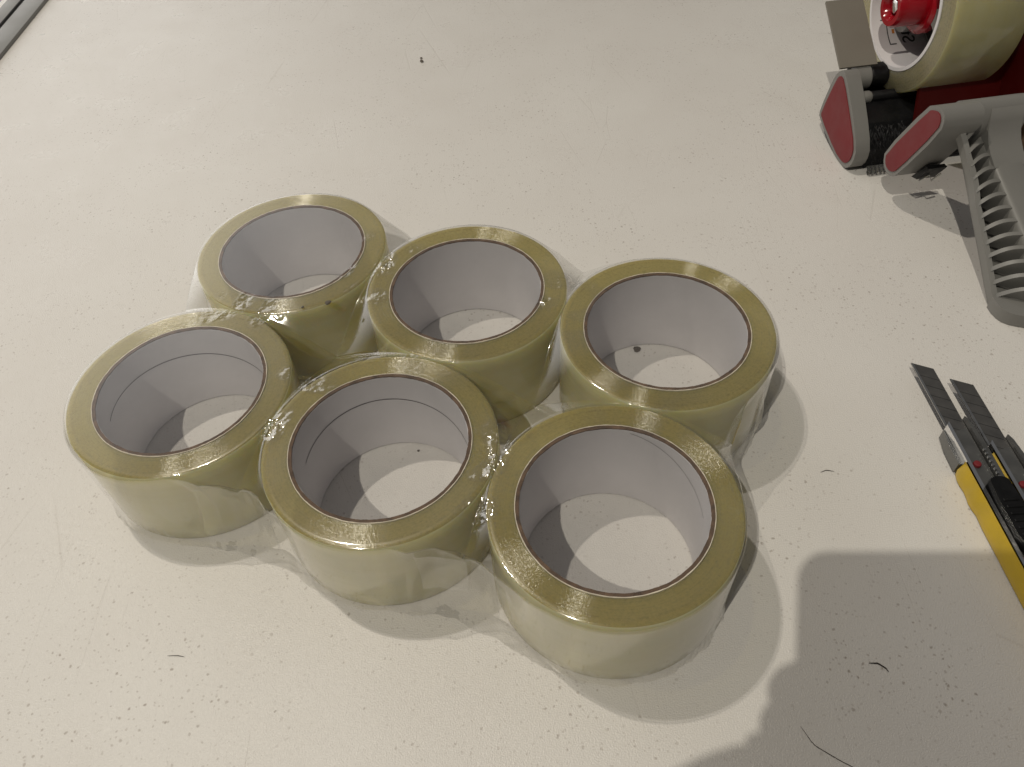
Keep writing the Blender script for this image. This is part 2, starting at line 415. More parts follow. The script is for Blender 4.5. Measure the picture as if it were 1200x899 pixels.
def seam(zc, tilt, phi, r=RC-.0012, wdt=.0028, a0=0, a1=2*PI):
    bm = bmesh.new(); n = 120; prev = None
    for i in range(n+1):
        a = a0+(a1-a0)*i/n
        z = zc + tilt*math.cos(a-phi)
        p = bm.verts.new((r*math.cos(a), r*math.sin(a), z-wdt)); q = bm.verts.new((r*math.cos(a), r*math.sin(a), z+wdt))
        if prev: bm.faces.new((prev[0], p, q, prev[1]))
        prev = (p, q)
    bm2 = bm
    g = bmesh.ops.solidify(bm2, geom=list(bm2.faces), thickness=0.0012)
    return bm2
wind = None
for i, k in enumerate('ABCDEF'):
    x, y = CEN[k]
    t = thing('tape_roll', LAB[k], 'tape roll', (x, y, 0.001), rotz=i*1.3, group='tape rolls in the shrink wrapped pack')
    if wind is None:
        ow = finish('tape_winding', winding_mesh(), [M['tface'], M['tside']], t, angle=50); wind = ow.data
    else:
        ow = bpy.data.objects.new('tape_winding', wind); col.objects.link(ow); ow.parent = t
    # inner paper-lined cardboard core
    lin = lathe([(RC, 0.004), (RC+.003, 0.004), (RC+.003, H-.005), (RC, H-.005)], 160)
    finish('core_lining', lin, M['liner'], t, angle=50)
    finish('cardboard_core', ragged_ring(RC+.0015, RI-.0025, 0.003, H+.002, 0.0018, i*3.7, zamp=.0015), M['board'], t)
    finish('paper_edge', ragged_ring(RI-.0025, RI+.0008, 0.01, H+.003, 0.0012, i*2.1, zamp=.002), M['paleedge'], t)
    if k == 'D': finish('core_seam', seam(0.325, 0.05, 2.9-t.rotation_euler.z, a0=-t.rotation_euler.z+0.2, a1=3.3-t.rotation_euler.z), M['seam'], t)
    if k == 'E': finish('core_seam', seam(0.30, 0.06, 1.9-t.rotation_euler.z, a0=-t.rotation_euler.z-0.1, a1=3.0-t.rotation_euler.z), M['seam'], t)
    if k == 'F': finish('core_seam', seam(0.40, 0.12, 1.9-t.rotation_euler.z, a0=-t.rotation_euler.z-0.0, a1=1.25-t.rotation_euler.z, wdt=.0014), M['seam'], t)

# ------------------------------------------------------------------ the shrink film round the pack
c0 = sum((Vector(CEN[k]) for k in CEN), Vector((0, 0)))/6
E1 = (Vector(CEN['F'])-Vector(CEN['D'])).normalized(); E2 = Vector((-E1.y, E1.x))
PU = (Vector(CEN['F'])-Vector(CEN['D'])).length/2
PV = 1.043
def film_outline():
    """list of (u, v, nu, nv, g) round the pack: point, outward normal, gap factor 0..1"""
    R = RO+0.010; out = []; st = 0.006
    def seg(p, q, n, period_pts, ):
        L = math.dist(p, q); m = int(L/st)
        for i in range(m):
            f = i/m; s = f*period_pts
            g = math.sin(PI*(s % 1.0))**2
            out.append((p[0]+(q[0]-p[0])*f, p[1]+(q[1]-p[1])*f, n[0], n[1], g))
    def arc(c, a0):
        m = int(R*PI/2/st)
        for i in range(m):
            a = a0+PI/2*i/m
            out.append((c[0]+R*math.cos(a), c[1]+R*math.sin(a), math.cos(a), math.sin(a), 0))
    u, v = PU, PV/2
    seg((-u, -v-R), (u, -v-R), (0, -1), 2); arc((u, -v), -PI/2)
    seg((u+R, -v), (u+R, v), (1, 0), 1); arc((u, v), 0)
    seg((u, v+R), (-u, v+R), (0, 1), 2); arc((-u, v), PI/2)
    seg((-u-R, v), (-u-R, -v), (-1, 0), 1); arc((-u, -v), PI)
    return out
OUTL = film_outline()
discs = [((Vector(CEN[k])-c0).dot(E1), (Vector(CEN[k])-c0).dot(E2)) for k in CEN]
mids = []
for a_, b_ in (('A','B'), ('B','C'), ('D','E'), ('E','F'), ('A','D'), ('B','E'), ('C','F')):
    m_ = (Vector(CEN[a_])+Vector(CEN[b_]))/2 - c0; mids.append((m_.dot(E1), m_.dot(E2), 1.0 if a_+b_ in ('AB','BC','DE','EF') else .35))
def gapdist(u, v):
    return min(math.hypot(u-a, v-b) for a, b in discs) - RO
def n3(x, y, z): return noise.noise(Vector((x, y, z)))
bm = bmesh.new(); lay = bm.verts.layers.float.new('crinkle')
NR = 130; rows = []; zedge = []
N = len(OUTL)
Z1 = H+0.009
def wall_pt(i, z):
    u, v, nu, nv, g = OUTL[i]
    hz = z/Z1
    s = i*0.006
    sag = g*(0.115+0.07*math.sin(PI*min(1, hz))*1.0 - 0.05*(1-hz))
    w = 0.0025*n3(u*4, v*4, z*4)
    w += g*(0.018*n3(s*6, z*1.5, 3.1)+0.004*n3(s*22, z*3, 7.7))
    w += -g*0.05*abs(n3(s*4.5, z*1.0, 5.5)) + g*0.015*max(0, n3(s*11, z*0.8, 2.5))
    for ph_, am_, dr_ in ((.30, .020, .14), (.66, .026, -.10)):
        if g > 0.12:
            q_ = (s*1.0) % 1.04
            w += am_*max(0, 1-abs(q_/1.04-ph_-dr_*(z-.25))/.045)*min(1, z/.12)*max(0, min(1, (.40-z)/.15))
    low = max(0, 1-z/0.13)
    w += low*(1.6-1.4*g)*(0.007*n3(s*14, z*12, 1.1) + 0.005*n3(s*40, z*22, 5.1)) + 0.016*low**3*(0.7+0.6*n3(s*5, 0, 9))
    o = -sag + w
    pu, pv = u+nu*o, v+nv*o
    for a, b in discs:                                  # the film always lies outside the rolls it hugs
        q = math.hypot(pu-a, pv-b); lim = RO+0.006+0.004*abs(w)
        if q < lim: pu, pv = a+(pu-a)*lim/q, b+(pv-b)*lim/q
    return pu, pv, z
top_edge = [wall_pt(i, Z1) for i in range(N)]
for j in range(NR):
    f = (j+0.5)/NR
    row = []
    for i in range(0, N):
        eu, ev, _ = top_edge[i]
        # collapse towards a spine (segment along u) so the sheet stays even
        su = max(-PU*0.98, min(PU*0.98, OUTL[i][0]*0.98)); sv = 0.0
        u = su+(eu-su)*f; v = sv+(ev-sv)*f
        d = gapdist(u, v)
        z = Z1
        if d > 0: z -= 0.8*d
        cr = 0.0
        for mu, mv, st_ in mids:
            q = math.hypot(u-mu, v-mv)
            lat = abs(n3(u*5, v*5, 2.0))
            if q < 0.34:
                inhole = max(0, min(1, (gapdist(u, v)+RO-RI+.03)/.05))      # the film is slack only where it lies on the rims
                cr = max(cr, st_*(1-q/0.34)*min(.8, max(0.0, 4.5*(lat-.17)))*(.15+.85*inhole))
        z += (0.00005+0.004*min(1, cr))*n3(u*26, v*26, 1.3) + 0.0004*n3(u*3, v*3, 3.0)
        if d <= 0: z = max(z, H+0.0055)
        if f > 0.985: z -= 0.004
        if j == NR-1: zedge.append(z)
        p = bm.verts.new(((c0+E1*u+E2*v).x, (c0+E1*u+E2*v).y, z)); p[lay] = min(1, cr)
        row.append(p)
    rows.append(row)
for k in range(35):
    row = []
    for i in range(N):
        zt_ = zedge[i]-0.008; z = zt_-(zt_-0.004)*(k/34)**0.9
        u, v, zz = wall_pt(i, z)
        p = bm.verts.new(((c0+E1*u+E2*v).x, (c0+E1*u+E2*v).y, zz))
        p[lay] = 0.055+0.03*OUTL[i][4]+(0.035 if 0.02 < z < .13 else 0)*(.5+n3(u*6, v*6, 8.0))
        row.append(p)
    rows.append(row)
for a_, b_ in zip(rows, rows[1:]):
    for i in range(N):
        q = (i+1) % N
        bm.faces.new((a_[i], b_[i], b_[q], a_[q]))
def no_caps(o): return o
film = finish('shrink_film', bm, M['film'], angle=180)
tag(film, 'crinkled clear shrink film stretched around the pack of six tape rolls', 'film')

# a flat folded tab of film between the front middle and front right rolls
fo2 = bmesh.new(); g0 = []
cand = [i for i in range(N) if OUTL[i][3] == -1 and .34 < OUTL[i][0] < .53]
for a_ in range(13):
    row = []
    for b_ in range(9):
        fa, fb_ = a_/12, b_/8
        i_ = cand[int(fb_*(len(cand)-1))]
        z = .16+.28*fa*(1-.25*fb_)
        u, v, _ = wall_pt(i_, z)
        off = .012+.012*math.sin(fb_*PI)+.006*n3(fa*2, fb_*2, 4)
        q = c0+E1*u+E2*(v-off); row.append(fo2.verts.new((q.x, q.y, z)))
    g0.append(row)
for r1, r2 in zip(g0, g0[1:]):
    for k in range(8): fo2.faces.new((r1[k], r1[k+1], r2[k+1], r2[k]))
fold = finish('film_fold', fo2, M['film'], film, angle=180)

# ------------------------------------------------------------------ tape dispenser (tape gun)
GO = Vector((2.72, 5.03, 0)); GA = Vector((.9946, .104, 0)).normalized(); GB = Vector((-GA.y, GA.x, 0))
gun = thing('tape_dispenser', 'grey and red tape gun with ribbed handle at the top right of the table', 'tape dispenser',
            tuple(GO), math.atan2(GA.y, GA.x))
G = lambda a, b, z: Vector((a, b, z))
# left end plate with its red inset
PL = [(-.075, .525), (-.02, .46), (.045, .175), (.03, .115), (-.30, .012), (-.42, .004), (-.49, .02), (-.54, .10), (-.53, .20), (-.36, .37), (-.175, .515), (-.12, .545)]
p = finish('end_plate', bevel(prism(smoothpoly(PL, 1), G, -.36, -.26), 0.008, 2), M['grey'], gun)
IN = [(-.095, .500), (-.065, .46), (.010, .175), (-.005, .140), (-.30, .042), (-.42, .034), (-.475, .055), (-.51, .115), (-.495, .20), (-.34, .34), (-.15, .495)]
finish('red_inset', bevel(prism(smoothpoly(IN, 1), G, -.366, -.35), 0.003, 1), M['inset'], p)
# nose of the moulded body, with its own inset
NO = [(-1.00, .765), (-1.055, .800), (-1.12, .815), (-1.175, .785), (-1.185, .70), (-.965, .28), (-.915, .232), (-.855, .222), (-.795, .25), (-.765, .33)]
body = finish('moulded_body', bevel(prism(smoothpoly(NO, 1), G, -.32, -.08), 0.028, 3), M['grey'], gun)
IN2 = [(-1.03, .755), (-1.065, .775), (-1.115, .788), (-1.150, .765), (-1.158, .705), (-.95, .30), (-.905, .262), (-.855, .255), (-.815, .275), (-.795, .33)]
finish('red_inset', bevel(prism(smoothpoly(IN2, 1), G, -.326, -.31), 0.003, 1), M['inset'], body)
NO2 = [(-.985, .765), (-1.045, .800), (-1.10, .785), (-1.135, .70), (-1.13, .60), (-1.05, .46), (-.90, .62)]
finish('body_shoulder', bevel(prism(smoothpoly(NO2, 1), G, -.14, .235), 0.03, 3), M['grey'], body)
NO3 = [(-.975, .755), (-1.03, .772), (-1.09, .725), (-1.08, .64), (-.99, .58), (-.90, .64)]
finish('body_wing', bevel(prism(smoothpoly(NO3, 1), G, .21, .60), 0.02, 3), M['grey'], body)
# handle: smooth bar, open ribbed side, lip, butt
def lerp(a, b, f): return a+(b-a)*f
B0, B1 = Vector((.0, -1.02, .655)), Vector((.02, -2.13, .170))     # left upper edge of the bar
L0, L1 = Vector((-.15, -1.13, .675)), Vector((-.16, -1.985, .028))     # outer lip
handle = bmesh.new()
rowsb = []
nseg = 24
for i in range(nseg+1):
    f = i/nseg; e = B0.lerp(B1, f)
    d = (B1-B0).normalized(); up = Vector((1, 0, 0)).cross(d).normalized()
    if up.z < 0: up = -up
    wdt = 0.20+0.05*f
    sec = []
    for (sx, sz) in ((0, -.22), (-.004, -.02), (.012, -.004), (.03, .0), (wdt-.05, .0), (wdt-.015, -.012), (wdt, -.05), (wdt, -.22)):
        sec.append(handle.verts.new(e+Vector((sx, 0, 0))+up*sz*(1-0.45*f if sz < -.1 else 1)))
    rowsb.append(sec)
for a_, b_ in zip(rowsb, rowsb[1:]):
    for k in range(8): handle.faces.new((a_[k], a_[(k+1) % 8], b_[(k+1) % 8], b_[k]))
handle.faces.new(rowsb[0]); handle.faces.new(rowsb[-1][::-1])
hb = finish('handle', handle, M['grey'], gun, angle=60)
# lip strip
lip = bmesh.new(); prev = None
for i in range(31):
    f = i/30; e = L0.lerp(L1, f)
    bulge = 0.014*math.sin(f*PI*5)*(1 if f < .45 else .25) + (0.03*max(0, (0.08-f)/0.08))
    e = e+Vector((-bulge*.6, 0, 0))
    z0 = max(0.004, e.z-0.035)
    q = [lip.verts.new(Vector((e.x, e.y, e.z))), lip.verts.new(Vector((e.x+.028, e.y, e.z+.008))),
         lip.verts.new(Vector((e.x+.028, e.y+.03, z0))), lip.verts.new(Vector((e.x-.002, e.y+.03, z0)))]
    if prev:
        for k in range(4): lip.faces.new((prev[k], prev[(k+1) % 4], q[(k+1) % 4], q[k]))
    else: lip.faces.new(q)
    prev = q
lip.faces.new(prev[::-1])
finish('handle_lip', lip, M['grey'], hb, angle=50)
# back wall of the ribbed recess
bw = bmesh.new(); prev = None
for i in range(21):
    f = i/20; l = L0.lerp(L1, f); b = B0.lerp(B1, f)
    q = [bw.verts.new(Vector((l.x+.01, l.y+.03, max(.006, l.z-.035)))), bw.verts.new(Vector((b.x+.02, b.y+.05, max(.012, b.z-.19)))),
         bw.verts.new(Vector((b.x+.02, b.y+.07, max(.004, b.z-.21)))), bw.verts.new(Vector((l.x+.01, l.y+.05, max(.002, l.z-.05))))]
    if prev:
        for k in range(4): bw.faces.new((prev[k], prev[(k+1) % 4], q[(k+1) % 4], q[k]))
    else: bw.faces.new(q)
    prev = q
bw.faces.new(prev[::-1])
finish('recess_wall', bw, M['grey'], hb, angle=50)
NRIB = 13
for i in range(NRIB):
    f = 0.035+0.93*(i+.4)/NRIB
    l = L0.lerp(L1, f)+Vector((.012, 0, 0)); b = B0.lerp(B1, f-.01)+Vector((.006, 0, -.012))
    rb = bmesh.new(); prev = None; th = 0.025
    for k in range(9):
        g = k/8
        p3 = l.lerp(b, g); p3.z += 0.030*math.sin(g*PI)*(1-.3*g)
        dn = 0.04+.13*g
        q = [rb.verts.new(p3+Vector((0, -th/2, 0))), rb.verts.new(p3+Vector((0, th/2, .004))),
             rb.verts.new(Vector((p3.x, p3.y+th/2+.03, max(.008, p3.z-dn)))), rb.verts.new(Vector((p3.x, p3.y-th/2+.03, max(.006, p3.z-dn))))]
        if prev:
            for m in range(4): rb.faces.new((prev[m], prev[(m+1) % 4], q[(m+1) % 4], q[m]))
        else: rb.faces.new(q)
        prev = q
    rb.faces.new(prev[::-1])
    finish('rib', rb, M['grey'], hb, angle=60)
finish('handle_neck', bevel(prism([(-1.05, .775), (-1.112, .765), (-1.14, .70), (-1.163, .645), (-1.20, .600), (-1.25, .562), (-1.33, .518), (-1.30, .44), (-1.05, .5)], G, .004, .206), .014, 3), M['grey'], hb, angle=60)
# butt of the handle
BU = [(-.165, -1.90), (-.175, -2.00), (-.15, -2.07), (-.06, -2.12), (.10, -2.19), (.36, -2.20), (.40, -2.12), (.38, -2.00), (.10, -1.99), (-.06, -1.97)]
finish('handle_butt', bevel(prism(smoothpoly(BU, 1), lambda d, x, y: Vector((x, y, d)), .003, .085), 0.02, 3), M['grey'], hb)
# front underside closing the body between nose and handle
# red frame plate, black brush block, rollers, cutter
RP = [(-.80, .45), (-.45, .12), (.2, .06), (.75, .30), (.95, .9), (.5, 1.45), (-.2, 1.45), (-.55, 1.0)]
finish('red_frame', bevel(prism(smoothpoly(RP, 1), G, .62, .66), 0.01, 2), M['red'], gun)
finish('red_crossbar', bevel(prism([(-.535, .10), (-.505, .10), (-.30, .66), (-.33, .66)], G, .05, .62), 0.008, 1), M['red'], gun)
finish('back_plate', bevel(prism([(.06, .02), (.10, .02), (.02, .50), (-.02, .50)], G, -.25, .60), .004, 1), M['black'], gun)
finish('brush_block', bevel(prism([(-.50, .035), (-.50, .16), (-.40, .30), (-.22, .36), (-.08, .34), (.02, .10), (-.05, .02)], G, -.255, .60), 0.01, 1), M['black'], gun)
rnd = random.Random(3)
br = bmesh.new()
for i in range(420):
    a_ = rnd.uniform(-.25, -.0); bb = rnd.uniform(-.50, -.40); z_ = rnd.uniform(.06, .30)
    v0 = Vector((a_, bb+.02, z_)); d = Vector((rnd.uniform(-.03, .03), -rnd.uniform(.03, .07), -rnd.uniform(.02, .06)))
    s_ = Vector((.004, 0, 0))
    q = [br.verts.new(v0-s_), br.verts.new(v0+s_), br.verts.new(v0+d)]
    br.faces.new(q)
ob = finish('bristles', br, M['bristle'], gun, smooth=False); ob['kind'] = 'stuff'
def rod(name, b, z, r, a0, a1, mat):
    bmx = lathe([(r*.85, a0), (r, a0+.012), (r, a1-.012), (r*.85, a1)], 40, closed=False, axis='X')
    bmx.verts.ensure_lookup_table()
    bmx.faces.new(bmx.verts[:40]); bmx.faces.new(bmx.verts[-40:][::-1])
    bmesh.ops.translate(bmx, vec=(0, b, z), verts=bmx.verts)
    return finish(name, bmx, mat, gun)
rod('tape_roller', -.03, .43, .085, -.25, -.12, M['grey'])
rod('tape_roller', -.03, .43, .070, -.12, .55, M['black'])
rod('guide_pin', -.20, .375, .042, -.25, -.165, M['grey'])
rod('guide_pin', -.20, .375, .036, -.165, .5, M['black'])
# serrated cutter
cu = bmesh.new(); pts = []
nt = 18
for i in range(nt*2+1):
    pts.append((-.26+.52*i/(nt*2), .012 if i % 2 else .034))
up_ = [cu.verts.new(Vector((x, -.555, .07))) for x, z in pts]; lo_ = [cu.verts.new(Vector((x, -.585, z))) for x, z in pts]
for i in range(len(pts)-1): cu.faces.new((up_[i], up_[i+1], lo_[i+1], lo_[i]))
bmesh.ops.solidify(cu, geom=list(cu.faces), thickness=.004)
finish('cutter', cu, M['steel'], gun, smooth=False)
finish('blade_slot', prism([(-.985, .24), (-.93, .225), (-1.02, .36), (-1.055, .36)], G, -.19, -.07), M['black'], body)
finish('spring_clip', tube([(-.18, -1.0, .24), (-.14, -1.02, .29), (-.12, -1.03, .25), (-.09, -1.05, .31)], .006), M['steel'], body)
# thin guard flap at the back left
fl = prism([(-.045, .515), (.36, .79), (.355, .805), (-.055, .53)], G, -.355, -.09)
finish('guard_flap', bevel(fl, 0.004, 1), M['flapgrey'], gun)

# roll of clear tape on the gun, with printed core
GR = 0.541; GZ = 0.887
groll = thing('tape_roll', 'clear packing tape roll mounted upright on the red hub of the tape gun', 'tape roll', tuple(GO+Vector((0, 0, GZ))), math.atan2(GA.y, GA.x))
def xring(prof, n=120, mats=None): return lathe(prof, n, closed=True, axis='X', mats=mats)
W_ = .50
def zring_obj(name, prof, mats, matidx=None):
    o = finish(name, lathe(prof, 140, closed=True, mats=matidx), mats, groll, angle=50)
    o.rotation_euler = (0, PI/2, 0)      # local +z -> world axis a ; z = depth along the gun axis
    return o
zring_obj('tape_winding', [(.404, W_), (GR-.01, W_), (GR, W_-.01), (GR, .01), (GR-.01, 0), (.404, 0)], [M['tface_gun'], M['tside_gun']], [0, 1, 1, 1, 0, 0])
zring_obj('core_lining', [(.380, W_), (.402, W_), (.402, -.004), (.380, -.004)], [M['liner']])
# lettering printed round the inside of the core
def wrap_print(o, ang0, adir, x0):
    me = o.data
    for v in me.vertices:
        tx, ty, tz = v.co
        a_ = ang0+adir*tx/.378
        r_ = .3785-tz
        v.co = Vector(((x0+ty), r_*math.cos(a_), r_*math.sin(a_)))*S
    me.update()
cu_ = bpy.data.curves.new('printed_lettering', 'FONT'); cu_.body = 'Storopack'; cu_.size = .13; cu_.extrude = .0008
to = bpy.data.objects.new('t', cu_); col.objects.link(to)
bpy.context.view_layer.update()
dg = bpy.context.evaluated_depsgraph_get()
me = bpy.data.meshes.new_from_object(to.evaluated_get(dg)); bpy.data.objects.remove(to)
me.name = 'printed_lettering'; me.materials.clear(); me.materials.append(M['ink'])
lo = bpy.data.objects.new('printed_lettering', me); col.objects.link(lo); lo.parent = groll
wrap_print(lo, -1.15, 1, .20)
fb = bmesh.new()
for (x_, y_, w_, h_) in ((.0, -.10, .42, .007), (.0, -.10, .007, .05), (.42, -.10, .007, .05), (.18, -.14, .006, .08), (.55, -.13, .006, .12)):
    for k in range(12):
        xa, xb = x_+w_*k/12, x_+w_*(k+1)/12
        box(((xa+xb)/2, y_+h_/2, 0), (xb-xa, h_, .0008), fb)
for v in fb.verts: pass
mef = bpy.data.meshes.new('printed_frame'); fb.to_mesh(mef); fb.free(); mef.materials.append(M['ink'])
fo = bpy.data.objects.new('printed_frame', mef); col.objects.link(fo); fo.parent = groll
wrap_print(fo, -1.15, 1, .20)
fb = bmesh.new()
for x_ in (.1, .22, .34, .46): box((x_, -.055, 0), (.03, .018, .0008), fb)
mef = bpy.data.meshes.new('printed_mark'); fb.to_mesh(mef); fb.free(); mef.materials.append(M['orangeink'])
fo = bpy.data.objects.new('printed_mark', mef); col.objects.link(fo); fo.parent = groll
wrap_print(fo, -1.15, 1, .20)

# hub (belongs to the gun): red knob, red disc, grey spokes
def hubpart(name, prof, mat, n=64, closed=True):
    bmx = lathe(prof, n, closed=closed, axis='X'); bmesh.ops.translate(bmx, vec=(0, 0, GZ), verts=bmx.verts)
    return finish(name, bmx, mat, gun, angle=40)
hub = hubpart('hub_knob', [(.0001, -.02), (.055, -.02), (.06, -.06), (.085, -.095), (.115, -.095), (.128, -.07), (.128, .16), (.10, .17), (.0001, .17)], M['redgloss'], closed=False)
hubpart('hub_disc', [(.10, .10), (.165, .09), (.185, .11), (.185, .15), (.165, .165), (.10, .165)], M['redgloss'])
bn = bmesh.new()
g_ = bmesh.ops.create_cone(bn, cap_ends=True, segments=6, radius1=.045, radius2=.040, depth=.05)['verts']
bmesh.ops.rotate(bn, matrix=Matrix.Rotation(PI/2, 3, 'Y'), cent=(0, 0, 0), verts=g_)
bmesh.ops.translate(bn, vec=(-.045, 0, GZ), verts=g_)
finish('hub_bolt', bevel(bn, .004), M['chrome'], gun)
for k in range(3):
    an = -PI/2+.55+k*2*PI/3
    bmx = bmesh.new(); prev = None
    for i in range(13):
        f = i/12; rr = .12+(.372-.12)*f; a_ = an+.55*f*f; hw = .55*(1-f)*.35/1+.26*f+.06
        q = []
        for sgn, ax in ((-1, .10+.05*f), (1, .10+.05*f), (1, .40), (-1, .40)):
            q.append(bmx.verts.new(Vector((ax, rr*math.cos(a_+sgn*hw), GZ+rr*math.sin(a_+sgn*hw)))))
        if prev:
            for m in range(4): bmx.faces.new((prev[m], prev[(m+1) % 4], q[(m+1) % 4], q[m]))
        else: bmx.faces.new(q)
        prev = q
    bmx.faces.new(prev[::-1])
    finish('hub_spoke', bmx, M['grey'], gun, angle=40)
hubpart('hub_rim', [(.350, .36), (.374, .36), (.374, .46), (.350, .46)], M['grey'], n=96)

# ------------------------------------------------------------------ two snap-off knives
def knife(label, tipx, tipy, rot):
    t = thing('utility_knife', label, 'utility knife', (tipx, tipy, 0), rot, 'yellow snap off knives on the table')
    # local: tip at origin, knife runs to -y, x to the right
    Z = lambda d, x, y: Vector((x, y, d))
    bl = finish('blade', prism([(0, 0), (.098, -.052), (.098, -.75), (0, -.75)], Z, .083, .090), M['blade'], t, smooth=False)
    finish('ground_edge', prism([(-.001, -.004), (.010, -.012), (.010, -.75), (-.001, -.75)], Z, .0885, .0915), M['steel'], bl, smooth=False)
    for i in range(7):
        y = -.08-.068*i
        finish('score_line', prism([(.004, y-.002), (.094, y-.052), (.094, y-.056), (.004, y-.006)], Z, .0895, .0908), M['score'], bl, smooth=False)
    # metal sleeve: floor and two folded edges, tapering wings at the front
    fo_ = finish('metal_sleeve', prism([(-.006, -.47), (.000, -.43), (.098, -.40), (.118, -.46), (.128, -2.0), (-.006, -2.0)], Z, .060, .079), M['sleeve'], t, smooth=False)
    finish('sleeve_edge', bevel(prism([(-.010, -.44), (.006, -.42), (.009, -2.0), (-.013, -2.0)], Z, .075, .125), .004), M['chrome'], fo_)
    finish('sleeve_edge', bevel(prism([(.100, -.39), (.112, -.42), (.126, -.56), (.128, -2.0), (.104, -2.0), (.103, -.56)], Z, .075, .118), .004), M['sleeve'], fo_)
    finish('sleeve_top', prism([(.012, -.47), (.090, -.45), (.092, -2.0), (.010, -2.0)], Z, .091, .097), M['sleeve'], fo_, smooth=False)
    # tapered metal side under the blade, left of the sleeve
    finish('sleeve_side', bevel(prism([(-.012, -.44), (-.026, -.52), (-.030, -.645), (-.010, -.648)], Z, .02, .085), .006), M['sleeve'], fo_)
    tb = bmesh.new()
    for i in range(9):
        y = -.60-.022*i
        box((.098, y, .1235), (.012, .010, .010), tb)
    finish('ratchet_teeth', tb, M['steel'], fo_, smooth=False)
    # yellow grip: a channel with a softly faceted outer wall
    left = bmesh.new(); prev = None; nn = 46
    for i in range(nn+1):
        y = -.655-(1.5)*i/nn
        k = 0.006*math.sin(i*1.5) if i < 9 else (0.010*math.sin((i-22)*.9) if 22 < i < 34 else 0)
        k += -0.012*max(0, (2-i)/2)
        x0 = -.030-k*.7
        q = [left.verts.new((x0, y, .012)), left.verts.new((x0-.006, y, .055)), left.verts.new((x0+.010, y, .105)), left.verts.new((-.017, y, .122)),
             left.verts.new((-.014, y, .100)), left.verts.new((-.012, y, .012))]
        if prev:
            for m in range(6): left.faces.new((prev[m], prev[(m+1) % 6], q[(m+1) % 6], q[m]))
        else: left.faces.new(q)
        prev = q
    left.faces.new(prev[::-1])
    gr = finish('yellow_grip', left, M['yellow'], t, angle=50)
    rt = prism([(.132, -.60), (.150, -.62), (.166, -.68), (.170, -2.15), (.132, -2.15)], Z, .012, .100)
    finish('grip_side', bevel(rt, .012, 2), M['yellow'], gr)
    finish('grip_floor', prism([(-.010, -.70), (.134, -.66), (.134, -2.14), (-.010, -2.14)], Z, .014, .058), M['yellow'], gr)
    # black slider with ridges and red stop
    sl = bmesh.new()
    prism(smoothpoly([(.012, -.80), (.035, -.775), (.085, -.775), (.108, -.80), (.112, -1.16), (.010, -1.16)], 1), Z, .098, .165, sl)
    s_ = finish('slider', bevel(sl, .010, 2), M['black'], t)
    for i in range(7):
        finish('slider_ridge', bevel(box((.060, -.90-.035*i, .166), (.070, .014, .010)), .003, 1), M['black'], s_)
    rd = bmesh.new(); g = bmesh.ops.create_cone(rd, cap_ends=True, segments=20, radius1=.019, radius2=.017, depth=.016)['verts']
    bmesh.ops.translate(rd, vec=(.042, -.665, .104), verts=g)
    finish('red_stud', bevel(rd, .003), M['inset'], t)
    finish('red_stop', bevel(prism([(.02, -1.15), (.10, -1.15), (.10, -1.24), (.02, -1.24)], Z, .098, .15), .008, 2), M['inset'], t)
    return t
knife('yellow snap-off knife with blade out, the left one with its black slider in view', 2.109, 2.641, 0.008)
knife('yellow snap-off knife with blade out, the right one cut by the photo edge', 2.262, 2.515, 0.010)

# ------------------------------------------------------------------ small things
o = finish('cork_block', bevel(box((3.90, 4.72, .12), (.55, .55, .24)), .02), M['brownbox'])
tag(o, 'dark brown speckled block behind the tape gun handle at the right edge', 'block')

def crumb(x, y, r, seed, label, z=0):
    b = bmesh.new(); bmesh.ops.create_icosphere(b, subdivisions=2, radius=r)
    for v in b.verts:
        n_ = n3(v.co.x/r*.9+seed, v.co.y/r*.9, v.co.z/r)
        v.co *= 1+.55*n_; v.co.z *= .45
    mn = min(v.co.z for v in b.verts)
    bmesh.ops.translate(b, vec=(0, 0, -mn+.0005), verts=b.verts)
    o = finish('crumb', b, M['crumb'], smooth=False); o.location = Vector((x, y, z))*S
    tag(o, label, 'crumb', 'crumbs lying about')
crumb(.715, 2.945, .021, 1.0, 'brown crumb on the table inside the core of the back right roll')
crumb(-.597, 6.51, .017, 2.2, 'tiny dark crumb alone far behind the pack, nearer of a close pair')
crumb(-.60, 6.575, .011, 3.3, 'tiny dark crumb far behind the pack, farther of a close pair')
crumb(-.905, 2.925, .015, 4.1, 'dark crumb on the front edge of the back left roll', z=H+.0125)
crumb(-1.035, 2.905, .007, 5.1, 'tiny dark speck left of the crumb on the back left roll', z=H+.0125)
crumb(-.50, 2.345, .006, 6.1, 'tiny torn bit on the table at the back of the front middle roll core')
def fibre(pts, r, label):
    P = [Vector(p) for p in pts]; Q = []
    for i in range(len(P)-1):
        for k in range(6): Q.append(P[i].lerp(P[i+1], k/6))
    Q.append(P[-1])
    Q = [Q[0]]+[(Q[i-1]+Q[i]*2+Q[i+1])/4 for i in range(1, len(Q)-1)]+[Q[-1]]
    for q in Q: q.z = r+.0005
    tp = [0.35+0.65*math.sin(PI*(i+.5)/len(Q)) for i in range(len(Q))]
    o = finish('fibre', tube(Q, r, 6, taper=tp), M['hair'])
    tag(o, label, 'fibre', 'dark fibres on the table')
fibre([(1.47, 2.055, 0), (1.50, 2.065, 0), (1.535, 2.055, 0)], .0022, 'short dark fibre on the table right of the back right roll')
fibre([(1.375, 1.125, 0), (1.41, 1.122, 0), (1.435, 1.10, 0), (1.44, 1.085, 0)], .003, 'small curled dark fibre lying in the phone shadow')
fibre([(1.03, .90, 0), (1.06, .83, 0), (1.14, .77, 0), (1.22, .72, 0)], .0016, 'long dark hair at the bottom edge near the right corner')
